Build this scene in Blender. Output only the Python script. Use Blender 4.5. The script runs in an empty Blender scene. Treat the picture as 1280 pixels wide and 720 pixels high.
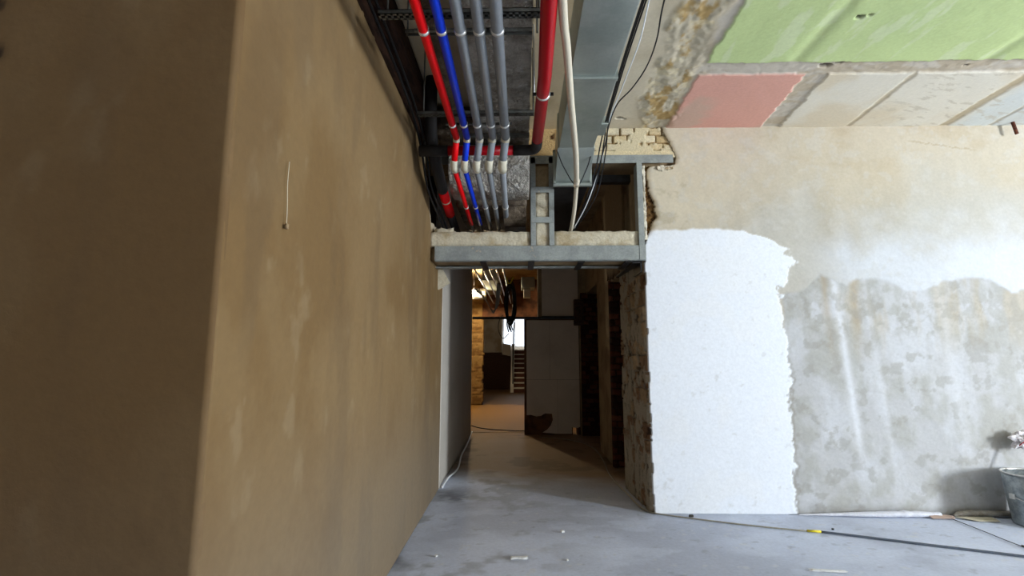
import bpy, bmesh, math, random
import numpy as np
from mathutils import Vector, Matrix
random.seed(7)
SC = bpy.context.scene
COL = SC.collection

# ------------------------------------------------------------------ helpers
def lin(c):
    out = []
    for v in c[:3]:
        v = v / 255.0
        out.append(v / 12.92 if v <= 0.04045 else ((v + 0.055) / 1.055) ** 2.4)
    return tuple(out)

def L4(c): return (*lin(c), 1.0)

def hash2(i, j, s):
    n = np.sin(i * 127.1 + j * 311.7 + s * 74.7) * 43758.5453
    return n - np.floor(n)

def vnoise(x, y, s=0):
    xi, yi = np.floor(x), np.floor(y)
    fx, fy = x - xi, y - yi
    fx = fx * fx * (3 - 2 * fx); fy = fy * fy * (3 - 2 * fy)
    a = hash2(xi, yi, s); b = hash2(xi + 1, yi, s)
    c = hash2(xi, yi + 1, s); d = hash2(xi + 1, yi + 1, s)
    return (a + (b - a) * fx) * (1 - fy) + (c + (d - c) * fx) * fy

def fbm(x, y, scale=1.0, octv=4, s=0):
    t = 0; a = 0.5; tot = 0
    for k in range(octv):
        t = t + a * vnoise(x * scale, y * scale, s + k * 13.3)
        tot += a; a *= 0.55; scale *= 2.03
    return t / tot

def sstep(a, b, x):
    t = np.clip((x - a) / (b - a), 0, 1)
    return t * t * (3 - 2 * t)

def mixc(a, b, t):
    t = np.asarray(t)[..., None]
    return a * (1 - t) + np.asarray(b) * t

# ------------------------------------------------------------------ materials
def mat(name, col=(128, 128, 128), rough=0.85, metal=0.0, col2=None, nscale=4.0, lo=0.4, hi=0.65,
        stretch=(1, 1, 1), bump=None, attr=False, fine=0.12, fscale=60.0, coat=0.0, spec=0.35, col3=None, n3=20.0, lo3=0.6, hi3=0.7):
    m = bpy.data.materials.new(name); m.use_nodes = True
    nt = m.node_tree; N = nt.nodes; Lk = nt.links
    b = N['Principled BSDF']
    b.inputs['Roughness'].default_value = rough
    b.inputs['Metallic'].default_value = metal
    b.inputs['Specular IOR Level'].default_value = spec
    b.inputs['Coat Weight'].default_value = coat
    geo = N.new('ShaderNodeNewGeometry')
    mp = N.new('ShaderNodeMapping'); mp.inputs['Scale'].default_value = stretch
    Lk.new(geo.outputs['Position'], mp.inputs['Vector'])
    def noise(sc, det=5):
        n = N.new('ShaderNodeTexNoise'); n.inputs['Scale'].default_value = sc
        n.inputs['Detail'].default_value = det; n.inputs['Roughness'].default_value = 0.6
        Lk.new(mp.outputs[0], n.inputs['Vector']); return n.outputs['Fac']
    def ramp(fac, lo, hi):
        r = N.new('ShaderNodeMapRange'); r.interpolation_type = 'SMOOTHSTEP'
        r.inputs['From Min'].default_value = lo; r.inputs['From Max'].default_value = hi
        Lk.new(fac, r.inputs['Value']); return r.outputs['Result']
    def mix(f, a, bb, mode='MIX'):
        x = N.new('ShaderNodeMix'); x.data_type = 'RGBA'; x.blend_type = mode
        if isinstance(f, float): x.inputs['Factor'].default_value = f
        else: Lk.new(f, x.inputs['Factor'])
        for s, v in ((x.inputs['A'], a), (x.inputs['B'], bb)):
            if isinstance(v, tuple): s.default_value = v
            else: Lk.new(v, s)
        return x.outputs['Result']
    if attr:
        a = N.new('ShaderNodeAttribute'); a.attribute_name = 'Col'; c = a.outputs['Color']
    else:
        c = L4(col)
        if col2 is not None: c = mix(ramp(noise(nscale), lo, hi), c, L4(col2))
        if col3 is not None: c = mix(ramp(noise(n3), lo3, hi3), c, L4(col3))
    if fine > 0:
        r = N.new('ShaderNodeMapRange'); r.inputs['To Min'].default_value = 1 - fine * 1.6; r.inputs['To Max'].default_value = 1 + fine
        r.inputs['From Min'].default_value = 0.25; r.inputs['From Max'].default_value = 0.75
        Lk.new(noise(fscale, 6), r.inputs['Value'])
        cc = N.new('ShaderNodeVectorMath'); cc.operation = 'SCALE'
        if isinstance(c, tuple): cc.inputs[0].default_value = c[:3]
        else: Lk.new(c, cc.inputs[0])
        Lk.new(r.outputs['Result'], cc.inputs['Scale']); c = cc.outputs[0]
    if isinstance(c, tuple): b.inputs['Base Color'].default_value = c
    else: Lk.new(c, b.inputs['Base Color'])
    if bump:
        bp = N.new('ShaderNodeBump'); bp.inputs['Strength'].default_value = bump[1]
        bp.inputs['Distance'].default_value = bump[2] if len(bump) > 2 else 0.01
        Lk.new(noise(bump[0], 6), bp.inputs['Height']); Lk.new(bp.outputs[0], b.inputs['Normal'])
    return m

def emit(name, col, st):
    m = bpy.data.materials.new(name); m.use_nodes = True
    nt = m.node_tree; nt.nodes.clear()
    e = nt.nodes.new('ShaderNodeEmission'); o = nt.nodes.new('ShaderNodeOutputMaterial')
    e.inputs[0].default_value = (*col, 1); e.inputs[1].default_value = st
    nt.links.new(e.outputs[0], o.inputs[0]); return m

M = dict(
    plaster_v=mat('wall_plaster', attr=True, rough=0.95, bump=(18, 0.25, 0.006), fine=0.05, fscale=45, spec=0.2),
    rough_v=mat('broken_plaster', attr=True, rough=0.95, bump=(70, 0.8, 0.01), fine=0.14, fscale=70, spec=0.15),
    leftwall=mat('brown_cement', attr=True, rough=0.82, bump=(14, 0.25, 0.01), fine=0.05, fscale=30, spec=0.3),
    floor=mat('concrete_floor', attr=True, rough=0.7, bump=(25, 0.25, 0.006), fine=0.07, fscale=40, spec=0.35),
    corridor=mat('old_plaster', (176, 170, 158), col2=(150, 138, 118), nscale=1.5, bump=(30, 0.4)),
    darkwall=mat('dark_plaster', (70, 60, 50), col2=(48, 38, 30), nscale=2.0, bump=(20, 0.4)),
    roomwall=mat('room_plaster', (205, 200, 190), col2=(180, 172, 160), nscale=1.0, bump=(20, 0.3)),
    tan=mat('tan_plaster', (162, 140, 106), col2=(130, 108, 80), nscale=3.0, bump=(20, 0.4)),
    yellow=mat('yellow_plaster', (165, 130, 75), col2=(105, 78, 42), nscale=6.0, bump=(30, 0.8, 0.02)),
    steel=mat('grey_painted_steel', (152, 157, 153), rough=0.5, col2=(134, 139, 137), nscale=7, col3=(175, 165, 145), n3=14, lo3=0.66, hi3=0.72, bump=(40, 0.15), spec=0.4),
    darksteel=mat('dark_steel', (52, 52, 54), rough=0.5, metal=0.3, col2=(36, 34, 33), nscale=9, bump=(40, 0.2)),
    rail=mat('galvanised_rail', (120, 122, 118), rough=0.45, metal=0.7, col2=(90, 90, 86), nscale=12),
    galv=mat('galvanised_sheet', (192, 200, 194), rough=0.38, metal=0.75, col2=(168, 178, 172), nscale=3, lo=0.35, hi=0.7, fine=0.05, bump=(6, 0.12, 0.02)),
    foil=mat('crinkled_foil', (196, 192, 184), rough=0.3, metal=0.75, col2=(150, 142, 130), nscale=7, bump=(26, 1.0, 0.06), fine=0.1),
    foilbrown=mat('dusty_foil', (110, 98, 82), rough=0.55, metal=0.35, col2=(72, 60, 48), nscale=6, bump=(20, 0.8, 0.02)),
    lintel=mat('cast_concrete', (205, 196, 172), col2=(178, 160, 125), nscale=6, lo=0.45, hi=0.7, bump=(45, 0.7, 0.01)),
    red=mat('red_foam', (226, 2, 14), rough=0.5, fine=0.05, spec=0.2),
    darkred=mat('deep_red_foam', (168, 2, 20), rough=0.35, fine=0.05, spec=0.3),
    blue=mat('blue_foam', (14, 58, 205), rough=0.5, fine=0.05, spec=0.2),
    grey=mat('grey_foam', (134, 139, 144), rough=0.6, fine=0.05, spec=0.2),
    tape=mat('cream_tape', (205, 200, 180), rough=0.6, fine=0.05),
    clampw=mat('zinc_clamp', (215, 215, 212), rough=0.35, metal=0.5),
    cream=mat('cream_plastic', (212, 203, 182), rough=0.4, fine=0.03),
    black=mat('black_rubber', (20, 20, 22), rough=0.5, fine=0.05),
    blackfoam=mat('black_foam', (34, 32, 32), rough=0.7, fine=0.1),
    white=mat('white_plastic', (222, 224, 226), rough=0.5, fine=0.04),
    bare=mat('bare_pipe', (150, 150, 148), rough=0.3, metal=0.8),
    wood=mat('dark_timber', (76, 50, 36), rough=0.8, col2=(44, 28, 20), nscale=5, stretch=(6, 1, 6), bump=(12, 0.6)),
    beamwood=mat('brown_lintel', (105, 66, 42), rough=0.8, col2=(66, 40, 26), nscale=4, bump=(14, 0.5)),
    board=mat('pale_foam_board', (222, 208, 190), rough=0.8, col2=(208, 194, 176), nscale=1.2, fine=0.04, bump=(60, 0.2)),
    brickback=mat('brown_backing', (110, 72, 42), col2=(70, 44, 28), nscale=5, bump=(20, 0.6)),
    cardboard=mat('brown_cardboard', (168, 146, 132), rough=0.8, fine=0.05),
    cardboard2=mat('beige_cardboard', (196, 188, 166), rough=0.8, fine=0.05),
    film=mat('milky_plastic_film', (205, 206, 214), rough=0.4, bump=(35, 0.7, 0.01), fine=0.06),
    filmgrey=mat('dusty_plastic_film', (165, 160, 152), rough=0.5, col2=(120, 112, 100), nscale=8, bump=(35, 0.7, 0.01)),
    bucket=mat('galvanised_bucket', (172, 180, 184), rough=0.45, metal=0.55, col2=(135, 145, 150), nscale=14, bump=(20, 0.15)),
    cablegrey=mat('grey_cable_sheath', (88, 96, 108), rough=0.5),
    cablepale=mat('pale_cable_sheath', (150, 146, 132), rough=0.5),
    yellowp=mat('yellow_plastic', (225, 205, 40), rough=0.5),
    rust=mat('rusty_iron', (110, 58, 36), rough=0.8, col2=(70, 36, 26), nscale=40),
    stair=mat('white_stair', (210, 205, 198), fine=0.04),
    riser=mat('brown_riser', (88, 52, 38), fine=0.08),
    bag=mat('white_bag', (222, 218, 220), rough=0.5, bump=(25, 0.5)),
    bagred=mat('red_print', (150, 50, 60), rough=0.5),
    chip=mat('white_chip', (225, 225, 222), bump=(60, 0.5)),
    darkchip=mat('dark_crumb', (60, 56, 52), bump=(60, 0.5)),
    bulb=emit('lamp_glow', (1.0, 0.86, 0.62), 60),
)

# ------------------------------------------------------------------ object builders
def tag(o, label=None, cat=None, group=None, kind=None):
    if label: o['label'] = label
    if cat: o['category'] = cat
    if group: o['group'] = group
    if kind: o['kind'] = kind
    return o

def thing(name, label, cat, loc=(0, 0, 0), group=None):
    o = bpy.data.objects.new(name, None); COL.objects.link(o)
    o.location = loc; o.empty_display_size = 0.1
    return tag(o, label, cat, group)

def link(name, me, m, parent=None, smooth=False):
    o = bpy.data.objects.new(name, me); COL.objects.link(o)
    if m: me.materials.append(M[m] if isinstance(m, str) else m)
    if parent:
        o.parent = parent
        o.matrix_parent_inverse = Matrix.Translation(parent.location).inverted()
    if smooth:
        me.polygons.foreach_set('use_smooth', [True] * len(me.polygons))
    return o

class MB:
    def __init__(s): s.v = []; s.f = []
    def add(s, vs, fs):
        k = len(s.v); s.v += [tuple(v) for v in vs]; s.f += [tuple(i + k for i in f) for f in fs]; return s
    def box(s, x0, x1, y0, y1, z0, z1):
        vs = [(x, y, z) for z in (z0, z1) for y in (y0, y1) for x in (x0, x1)]
        return s.add(vs, [(0, 2, 3, 1), (4, 5, 7, 6), (0, 1, 5, 4), (2, 6, 7, 3), (0, 4, 6, 2), (1, 3, 7, 5)])
    def prism(s, poly, a, b, axis='x'):
        n = len(poly)
        def P(p, t):
            if axis == 'x': return (t, p[0], p[1])
            if axis == 'y': return (p[0], t, p[1])
            return (p[0], p[1], t)
        vs = [P(p, a) for p in poly] + [P(p, b) for p in poly]
        fs = [tuple(range(n - 1, -1, -1)), tuple(range(n, 2 * n))] + [(i, (i + 1) % n, n + (i + 1) % n, n + i) for i in range(n)]
        return s.add(vs, fs)
    def build(s, name, m, parent=None, bevel=0.0, smooth=False):
        me = bpy.data.meshes.new(name); me.from_pydata(s.v, [], s.f); me.update()
        bm = bmesh.new(); bm.from_mesh(me); bmesh.ops.recalc_face_normals(bm, faces=bm.faces)
        if bevel: bmesh.ops.bevel(bm, geom=bm.edges, offset=bevel, segments=2, affect='EDGES', profile=0.6)
        bm.to_mesh(me); bm.free()
        return link(name, me, m, parent, smooth)

def catmull(pts, per=8):
    P = [Vector(p) for p in pts]
    P = [P[0] * 2 - P[1]] + P + [P[-1] * 2 - P[-2]]
    out = []
    for i in range(1, len(P) - 2):
        for k in range(per):
            t = k / per
            a, b, c, d = P[i - 1], P[i], P[i + 1], P[i + 2]
            out.append(0.5 * ((2 * b) + (c - a) * t + (2 * a - 5 * b + 4 * c - d) * t * t + (3 * b - a - 3 * c + d) * t ** 3))
    out.append(P[-2]); return out

def fillet(pts, r=0.04, n=5):
    P = [Vector(p) for p in pts]; out = [P[0]]
    for i in range(1, len(P) - 1):
        a, b, c = P[i - 1], P[i], P[i + 1]
        d1 = (a - b); d2 = (c - b); k = min(r, d1.length * 0.45, d2.length * 0.45)
        p = b + d1.normalized() * k; q = b + d2.normalized() * k
        for j in range(n + 1):
            t = j / n; out.append(p * (1 - t) ** 2 + b * 2 * t * (1 - t) + q * t * t)
    out.append(P[-1]); return out

def tube(mb, pts, r, n=12, caps=True):
    P = [Vector(p) for p in pts]; R = r if isinstance(r, (list, tuple)) else [r] * len(P)
    t0 = (P[1] - P[0]).normalized()
    up = Vector((0, 0, 1)) if abs(t0.z) < 0.9 else Vector((1, 0, 0))
    u = t0.cross(up).normalized(); vs = []; fs = []
    for i, p in enumerate(P):
        t = (P[min(i + 1, len(P) - 1)] - P[max(i - 1, 0)])
        if t.length < 1e-9: t = t0
        t.normalize(); u = (u - t * u.dot(t)).normalized(); w = t.cross(u)
        for k in range(n):
            a = 2 * math.pi * k / n
            vs.append(p + (u * math.cos(a) + w * math.sin(a)) * R[i])
    for i in range(len(P) - 1):
        for k in range(n):
            fs.append((i * n + k, i * n + (k + 1) % n, (i + 1) * n + (k + 1) % n, (i + 1) * n + k))
    if caps:
        fs.append(tuple(range(n - 1, -1, -1))); fs.append(tuple(range((len(P) - 1) * n, len(P) * n)))
    return mb.add(vs, fs)

def pipe(name, pts, r, m, parent=None, n=12): return tube(MB(), pts, r, n).build(name, m, parent, smooth=True)

def relief(name, u0, u1, v0, v1, step, place, field, thick, m, parent=None, kind='structure', smooth=True):
    """field(U,V) -> H, C(linear rgb), mask ; place(U,V,H) -> xyz arrays; skirts go back by thick"""
    nu = max(2, int(round((u1 - u0) / step)) + 1); nv = max(2, int(round((v1 - v0) / step)) + 1)
    U, V = np.meshgrid(np.linspace(u0, u1, nu), np.linspace(v0, v1, nv), indexing='ij')
    H, C, K = field(U, V)
    H = H + np.zeros_like(U)
    front = np.stack(place(U, V, H), -1).reshape(-1, 3)
    back = np.stack(place(U, V, -thick + np.zeros_like(U)), -1).reshape(-1, 3)
    idx = np.arange(nu * nv).reshape(nu, nv)
    keep = K[:-1, :-1] & K[1:, :-1] & K[1:, 1:] & K[:-1, 1:]
    q = np.stack([idx[:-1, :-1], idx[1:, :-1], idx[1:, 1:], idx[:-1, 1:]], -1)
    faces = q[keep]
    pad = np.pad(keep, 1)
    sk = []; N = nu * nv
    for (di, dj, a, b) in ((-1, 0, 3, 0), (1, 0, 1, 2), (0, -1, 0, 1), (0, 1, 2, 3)):
        nb = pad[1 + di:1 + di + nu - 1, 1 + dj:1 + dj + nv - 1]
        e = q[keep & ~nb]
        if len(e): sk.append(np.stack([e[:, b], e[:, a], e[:, a] + N, e[:, b] + N], -1))
    allf = np.concatenate([faces] + sk) if sk else faces
    used = np.unique(allf); remap = -np.ones(2 * N, int); remap[used] = np.arange(len(used))
    vv = np.concatenate([front, back])[used]; ff = remap[allf]
    cc = np.concatenate([C.reshape(-1, 3)] * 2)[used]
    me = bpy.data.meshes.new(name)
    me.vertices.add(len(vv)); me.vertices.foreach_set('co', vv.ravel().astype(np.float32))
    me.loops.add(ff.size); me.loops.foreach_set('vertex_index', ff.ravel().astype(np.int32))
    me.polygons.add(len(ff)); me.polygons.foreach_set('loop_start', (np.arange(len(ff)) * 4).astype(np.int32))
    me.update(calc_edges=True); me.validate()
    at = me.color_attributes.new('Col', 'FLOAT_COLOR', 'POINT')
    at.data.foreach_set('color', np.concatenate([cc, np.ones((len(cc), 1))], 1).ravel().astype(np.float32))
    o = link(name, me, m, parent, smooth)
    if kind and not parent: o['kind'] = kind
    return o

def struct(name, mb, m): return tag(mb.build(name, m), kind='structure')

def brickfield(cols, mortar, bw=0.25, bh=0.075, jut=0.01, seed=0, deep=0.012, smear=0.0, smearcol=(170, 165, 155), seedmask=None):
    """colour and height of a rough brick face in metres"""
    def f(U, V):
        wob = (fbm(U, V, 9, 3, seed) - 0.5) * 0.02
        row = np.floor((V + wob) / bh); off = (row % 2) * 0.5 * bw
        cx = np.floor((U + off + wob) / bw)
        fu = ((U + off + wob) / bw - cx) * bw; fv = ((V + wob) / bh - row) * bh
        d = np.minimum(np.minimum(fu, bw - fu), np.minimum(fv, bh - fv))
        brick = sstep(0.002, 0.009, d)
        r = hash2(cx, row, seed + 5)
        H = brick * deep + r * jut * brick + (fbm(U, V, 30, 3, seed + 2) - 0.5) * 0.008
        ca = np.array([lin(c) for c in cols])
        k = np.clip((hash2(cx, row, seed + 9) * len(cols)).astype(int), 0, len(cols) - 1)
        C = ca[k] * (0.75 + 0.5 * fbm(U, V, 25, 3, seed + 4))[..., None]
        C = mixc(np.array(lin(mortar)) + 0 * C, C, brick)
        if smear > 0:
            s = sstep(1 - smear - 0.08, 1 - smear + 0.05, fbm(U, V, 7, 4, seed + 20) * 1.25)
            C = mixc(C, np.array(lin(smearcol)) + 0 * C, s); H = H * (1 - s) + s * (deep + jut * 0.6)
        return H, C, np.ones(U.shape, bool)
    return f

# ------------------------------------------------------------------ THE SETTING
CEIL = 3.5
# floor
def floor_field(U, V):
    n = fbm(U, V, 0.9, 5, 3); n2 = fbm(U, V, 3.2, 5, 8); n3 = fbm(U * 0.8, V * 1.5, 4, 4, 17)
    C = mixc(np.array(lin((202, 210, 228))) + 0 * U[..., None], lin((180, 187, 204)), sstep(0.42, 0.62, n))
    C = mixc(C, lin((216, 224, 240)), 0.35 * sstep(0.52, 0.7, n3))
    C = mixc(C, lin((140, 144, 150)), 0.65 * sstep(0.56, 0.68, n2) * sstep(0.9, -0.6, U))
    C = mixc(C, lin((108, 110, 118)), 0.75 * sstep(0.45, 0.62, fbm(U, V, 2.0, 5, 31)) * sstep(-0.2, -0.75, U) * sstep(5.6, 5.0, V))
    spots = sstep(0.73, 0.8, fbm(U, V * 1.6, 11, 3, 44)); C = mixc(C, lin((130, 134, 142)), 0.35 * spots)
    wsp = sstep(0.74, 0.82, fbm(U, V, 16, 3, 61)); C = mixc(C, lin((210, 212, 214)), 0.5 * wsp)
    lamp_brown = sstep(5.35, 6.1, V + 0.4 * (n2 - 0.5) + 0.25 * (U - 0.2)); C = mixc(C, lin((150, 120, 82)), 0.9 * lamp_brown)  # brown of the lamplit corridor beyond the daylight edge, painted into the floor
    C = mixc(C, lin((146, 108, 50)), sstep(8.0, 9.5, V) * 0.95)  # yellow lamplight of the far room, put into the floor colour
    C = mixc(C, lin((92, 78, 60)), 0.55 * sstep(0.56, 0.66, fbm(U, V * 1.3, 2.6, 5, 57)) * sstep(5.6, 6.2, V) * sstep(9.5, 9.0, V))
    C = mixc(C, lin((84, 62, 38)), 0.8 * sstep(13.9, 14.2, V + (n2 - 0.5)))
    return (n2 - 0.5) * 0.006, C, np.ones(U.shape, bool)
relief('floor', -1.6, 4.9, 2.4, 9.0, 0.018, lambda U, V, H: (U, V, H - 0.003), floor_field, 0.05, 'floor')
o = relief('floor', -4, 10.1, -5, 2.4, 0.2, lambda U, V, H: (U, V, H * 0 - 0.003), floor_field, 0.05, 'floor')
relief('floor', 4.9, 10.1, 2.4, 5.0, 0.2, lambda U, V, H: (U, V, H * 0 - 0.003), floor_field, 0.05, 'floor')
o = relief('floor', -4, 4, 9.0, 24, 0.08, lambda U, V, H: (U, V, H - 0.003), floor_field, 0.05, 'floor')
struct('floor', MB().box(-4.2, 10.3, -5.2, 24.2, -0.35, -0.06), 'darkwall')

# ceiling with painted plaster panels
def ceil_field(U, V):
    e = (fbm(U, V, 9, 4, 5) - 0.5) * 0.10; e2 = (fbm(U, V, 22, 3, 9) - 0.5) * 0.05
    n = fbm(U, V, 1.6, 4, 12); f = fbm(U, V, 28, 4, 15)
    C = mixc(np.array(lin((210, 198, 174))) + 0 * U[..., None], lin((190, 176, 150)), sstep(0.4, 0.7, n))
    H = (fbm(U, V, 4, 4, 2) - 0.5) * 0.008
    # crumbling strip between the smooth concrete and the painted panels
    cx = 1.19 + 0.06 * (V - 3.4) + (fbm(V, V * 0, 3, 3, 8) - 0.5) * 0.14
    w = 0.10 + 0.10 * fbm(V, V * 0, 5, 3, 18)
    t = sstep(w + 0.05, w - 0.03, np.abs(U - cx) + e * 0.7)
    cr = fbm(U * 1.3, V * 0.7, 9, 5, 71)
    C = mixc(C, lin((188, 178, 156)), t * 0.8)
    C = mixc(C, lin((172, 142, 88)), t * sstep(0.5, 0.66, cr) * 0.9)
    C = mixc(C, lin((222, 208, 172)), t * sstep(0.54, 0.68, fbm(U, V, 12, 4, 33)) * 0.6)
    H = H + t * ((fbm(U * 1.5, V * 0.8, 5, 3, 72) - 0.5) * 0.04 + (f - 0.5) * 0.012)
    C = mixc(C, lin((200, 192, 178)), sstep(0.0, 0.06, U - cx - w) * 0.9)
    # painted panels
    pan = sstep(1.365, 1.385, U + e * 0.5 + e2 * 0.4)
    def inb(a, lo, hi, s=0.008): return sstep(lo - s, lo + s, a) * sstep(hi + s, hi - s, a)
    green = pan * sstep(3.455, 3.44, V + e2 * 0.6)
    G = mixc(np.array(lin((206, 222, 158))) + 0 * C, lin((192, 210, 150)), n)
    G = mixc(G, lin((218, 226, 190)), 0.5 * sstep(0.6, 0.7, fbm(U * 2, V * 0.6, 5, 4, 81)))
    C = mixc(C, G, green)
    lowr = sstep(3.595, 3.61, V + e2 * 0.5)
    s1 = 2.19 + 0.10 * (V - 3.6); s2 = 2.37 + 0.08 * (V - 3.6)
    pink = pan * lowr * sstep(s1 + 0.01, s1 - 0.01, U + e2)
    Pk = mixc(np.array(lin((222, 168, 152))) + 0 * C, lin((208, 174, 156)), sstep(0.45, 0.6, n))
    C = mixc(C, Pk, pink)
    creamm = lowr * sstep(s2 - 0.01, s2 + 0.01, U + e2)
    Cr = mixc(np.array(lin((226, 220, 204))) + 0 * C, lin((220, 208, 184)), sstep(0.42, 0.62, n))
    Cr = mixc(Cr, lin((206, 214, 214)), 0.75 * sstep(3.9, 4.15, U + e))
    flk = sstep(0.62, 0.7, fbm(U * 0.8 + V * 0.6, V * 3 - U * 1.2, 8, 4, 91)) * sstep(2.9, 3.4, U)
    Cr = mixc(Cr, lin((190, 180, 160)), 0.5 * flk)
    C = mixc(C, Cr, creamm)
    for sx, wd, k in ((3.03, 0.014, 0.55), (3.92, 0.045, 0.75), (4.35, 0.012, 0.5)):
        sm = sstep(wd + 0.02, wd * 0.5, np.abs(U - sx - 0.06 * (V - 3.6) + e2 * 0.6)) * lowr
        C = mixc(C, lin((170, 152, 118)), sm * k); H = H - sm * 0.006
    H = H + (green + pink + creamm) * 0.012
    for sx in (2.02, 3.42):
        sm = np.exp(-((U - sx) / 0.05) ** 2) * green; H = H - sm * 0.010; C = mixc(C, lin((190, 204, 150)), sm * 0.4)  # shading of the shallow dips also painted as duller green
    rough = pan * (1 - green) * (1 - pink) * (1 - creamm)
    C = mixc(C, lin((182, 164, 132)), rough * 0.5 * sstep(0.45, 0.6, fbm(U, V * 2, 5, 4, 16))); H = H + rough * (f - 0.5) * 0.008
    # small broken holes
    for hx, hy, rr in ((0.90, 4.31, 0.035), (0.95, 4.33, 0.02), (2.28, 3.50, 0.05), (2.36, 3.47, 0.03), (3.33, 3.52, 0.02), (2.17, 2.95, 0.03), (2.22, 2.93, 0.02)):
        g = sstep(1.1, 0.7, np.hypot((U - hx) / rr, (V - hy) / (rr * 0.6)) + (f - 0.5) * 0.8)
        C = mixc(C, lin((72, 62, 48)), g * 0.85); H = H - g * 0.025
    return H, C, np.ones(U.shape, bool)
relief('ceiling', 0.6, 4.95, 2.55, 4.54, 0.009, lambda U, V, H: (U, V, CEIL - H), ceil_field, 0.06, 'plaster_v')
def ceil_plain(U, V):
    n = fbm(U, V, 2.2, 5, 12)
    C = mixc(np.array(lin((226, 210, 178))) + 0 * U[..., None], lin((208, 190, 152)), sstep(0.4, 0.7, n))
    return (fbm(U, V, 4, 4, 2) - 0.5) * 0.008, C, np.ones(U.shape, bool)
relief('ceiling', -0.77, 0.6, 1.0, 4.54, 0.02, lambda U, V, H: (U, V, CEIL - H), ceil_plain, 0.06, 'plaster_v')
mb = MB().box(-4.2, 10.3, -5.2, 24.2, 3.56, 3.75)
mb.box(-0.77, 10.1, -5, 1.0, 3.5, 3.56).box(0.6, 10.1, 1.0, 2.55, 3.5, 3.56).box(4.95, 10.1, 2.55, 4.6, 3.5, 3.56)
struct('ceiling', mb, 'roomwall')
struct('ceiling', MB().box(-4, 3.2, 5.33, 24, 3.5, 3.555), 'tan')

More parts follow.
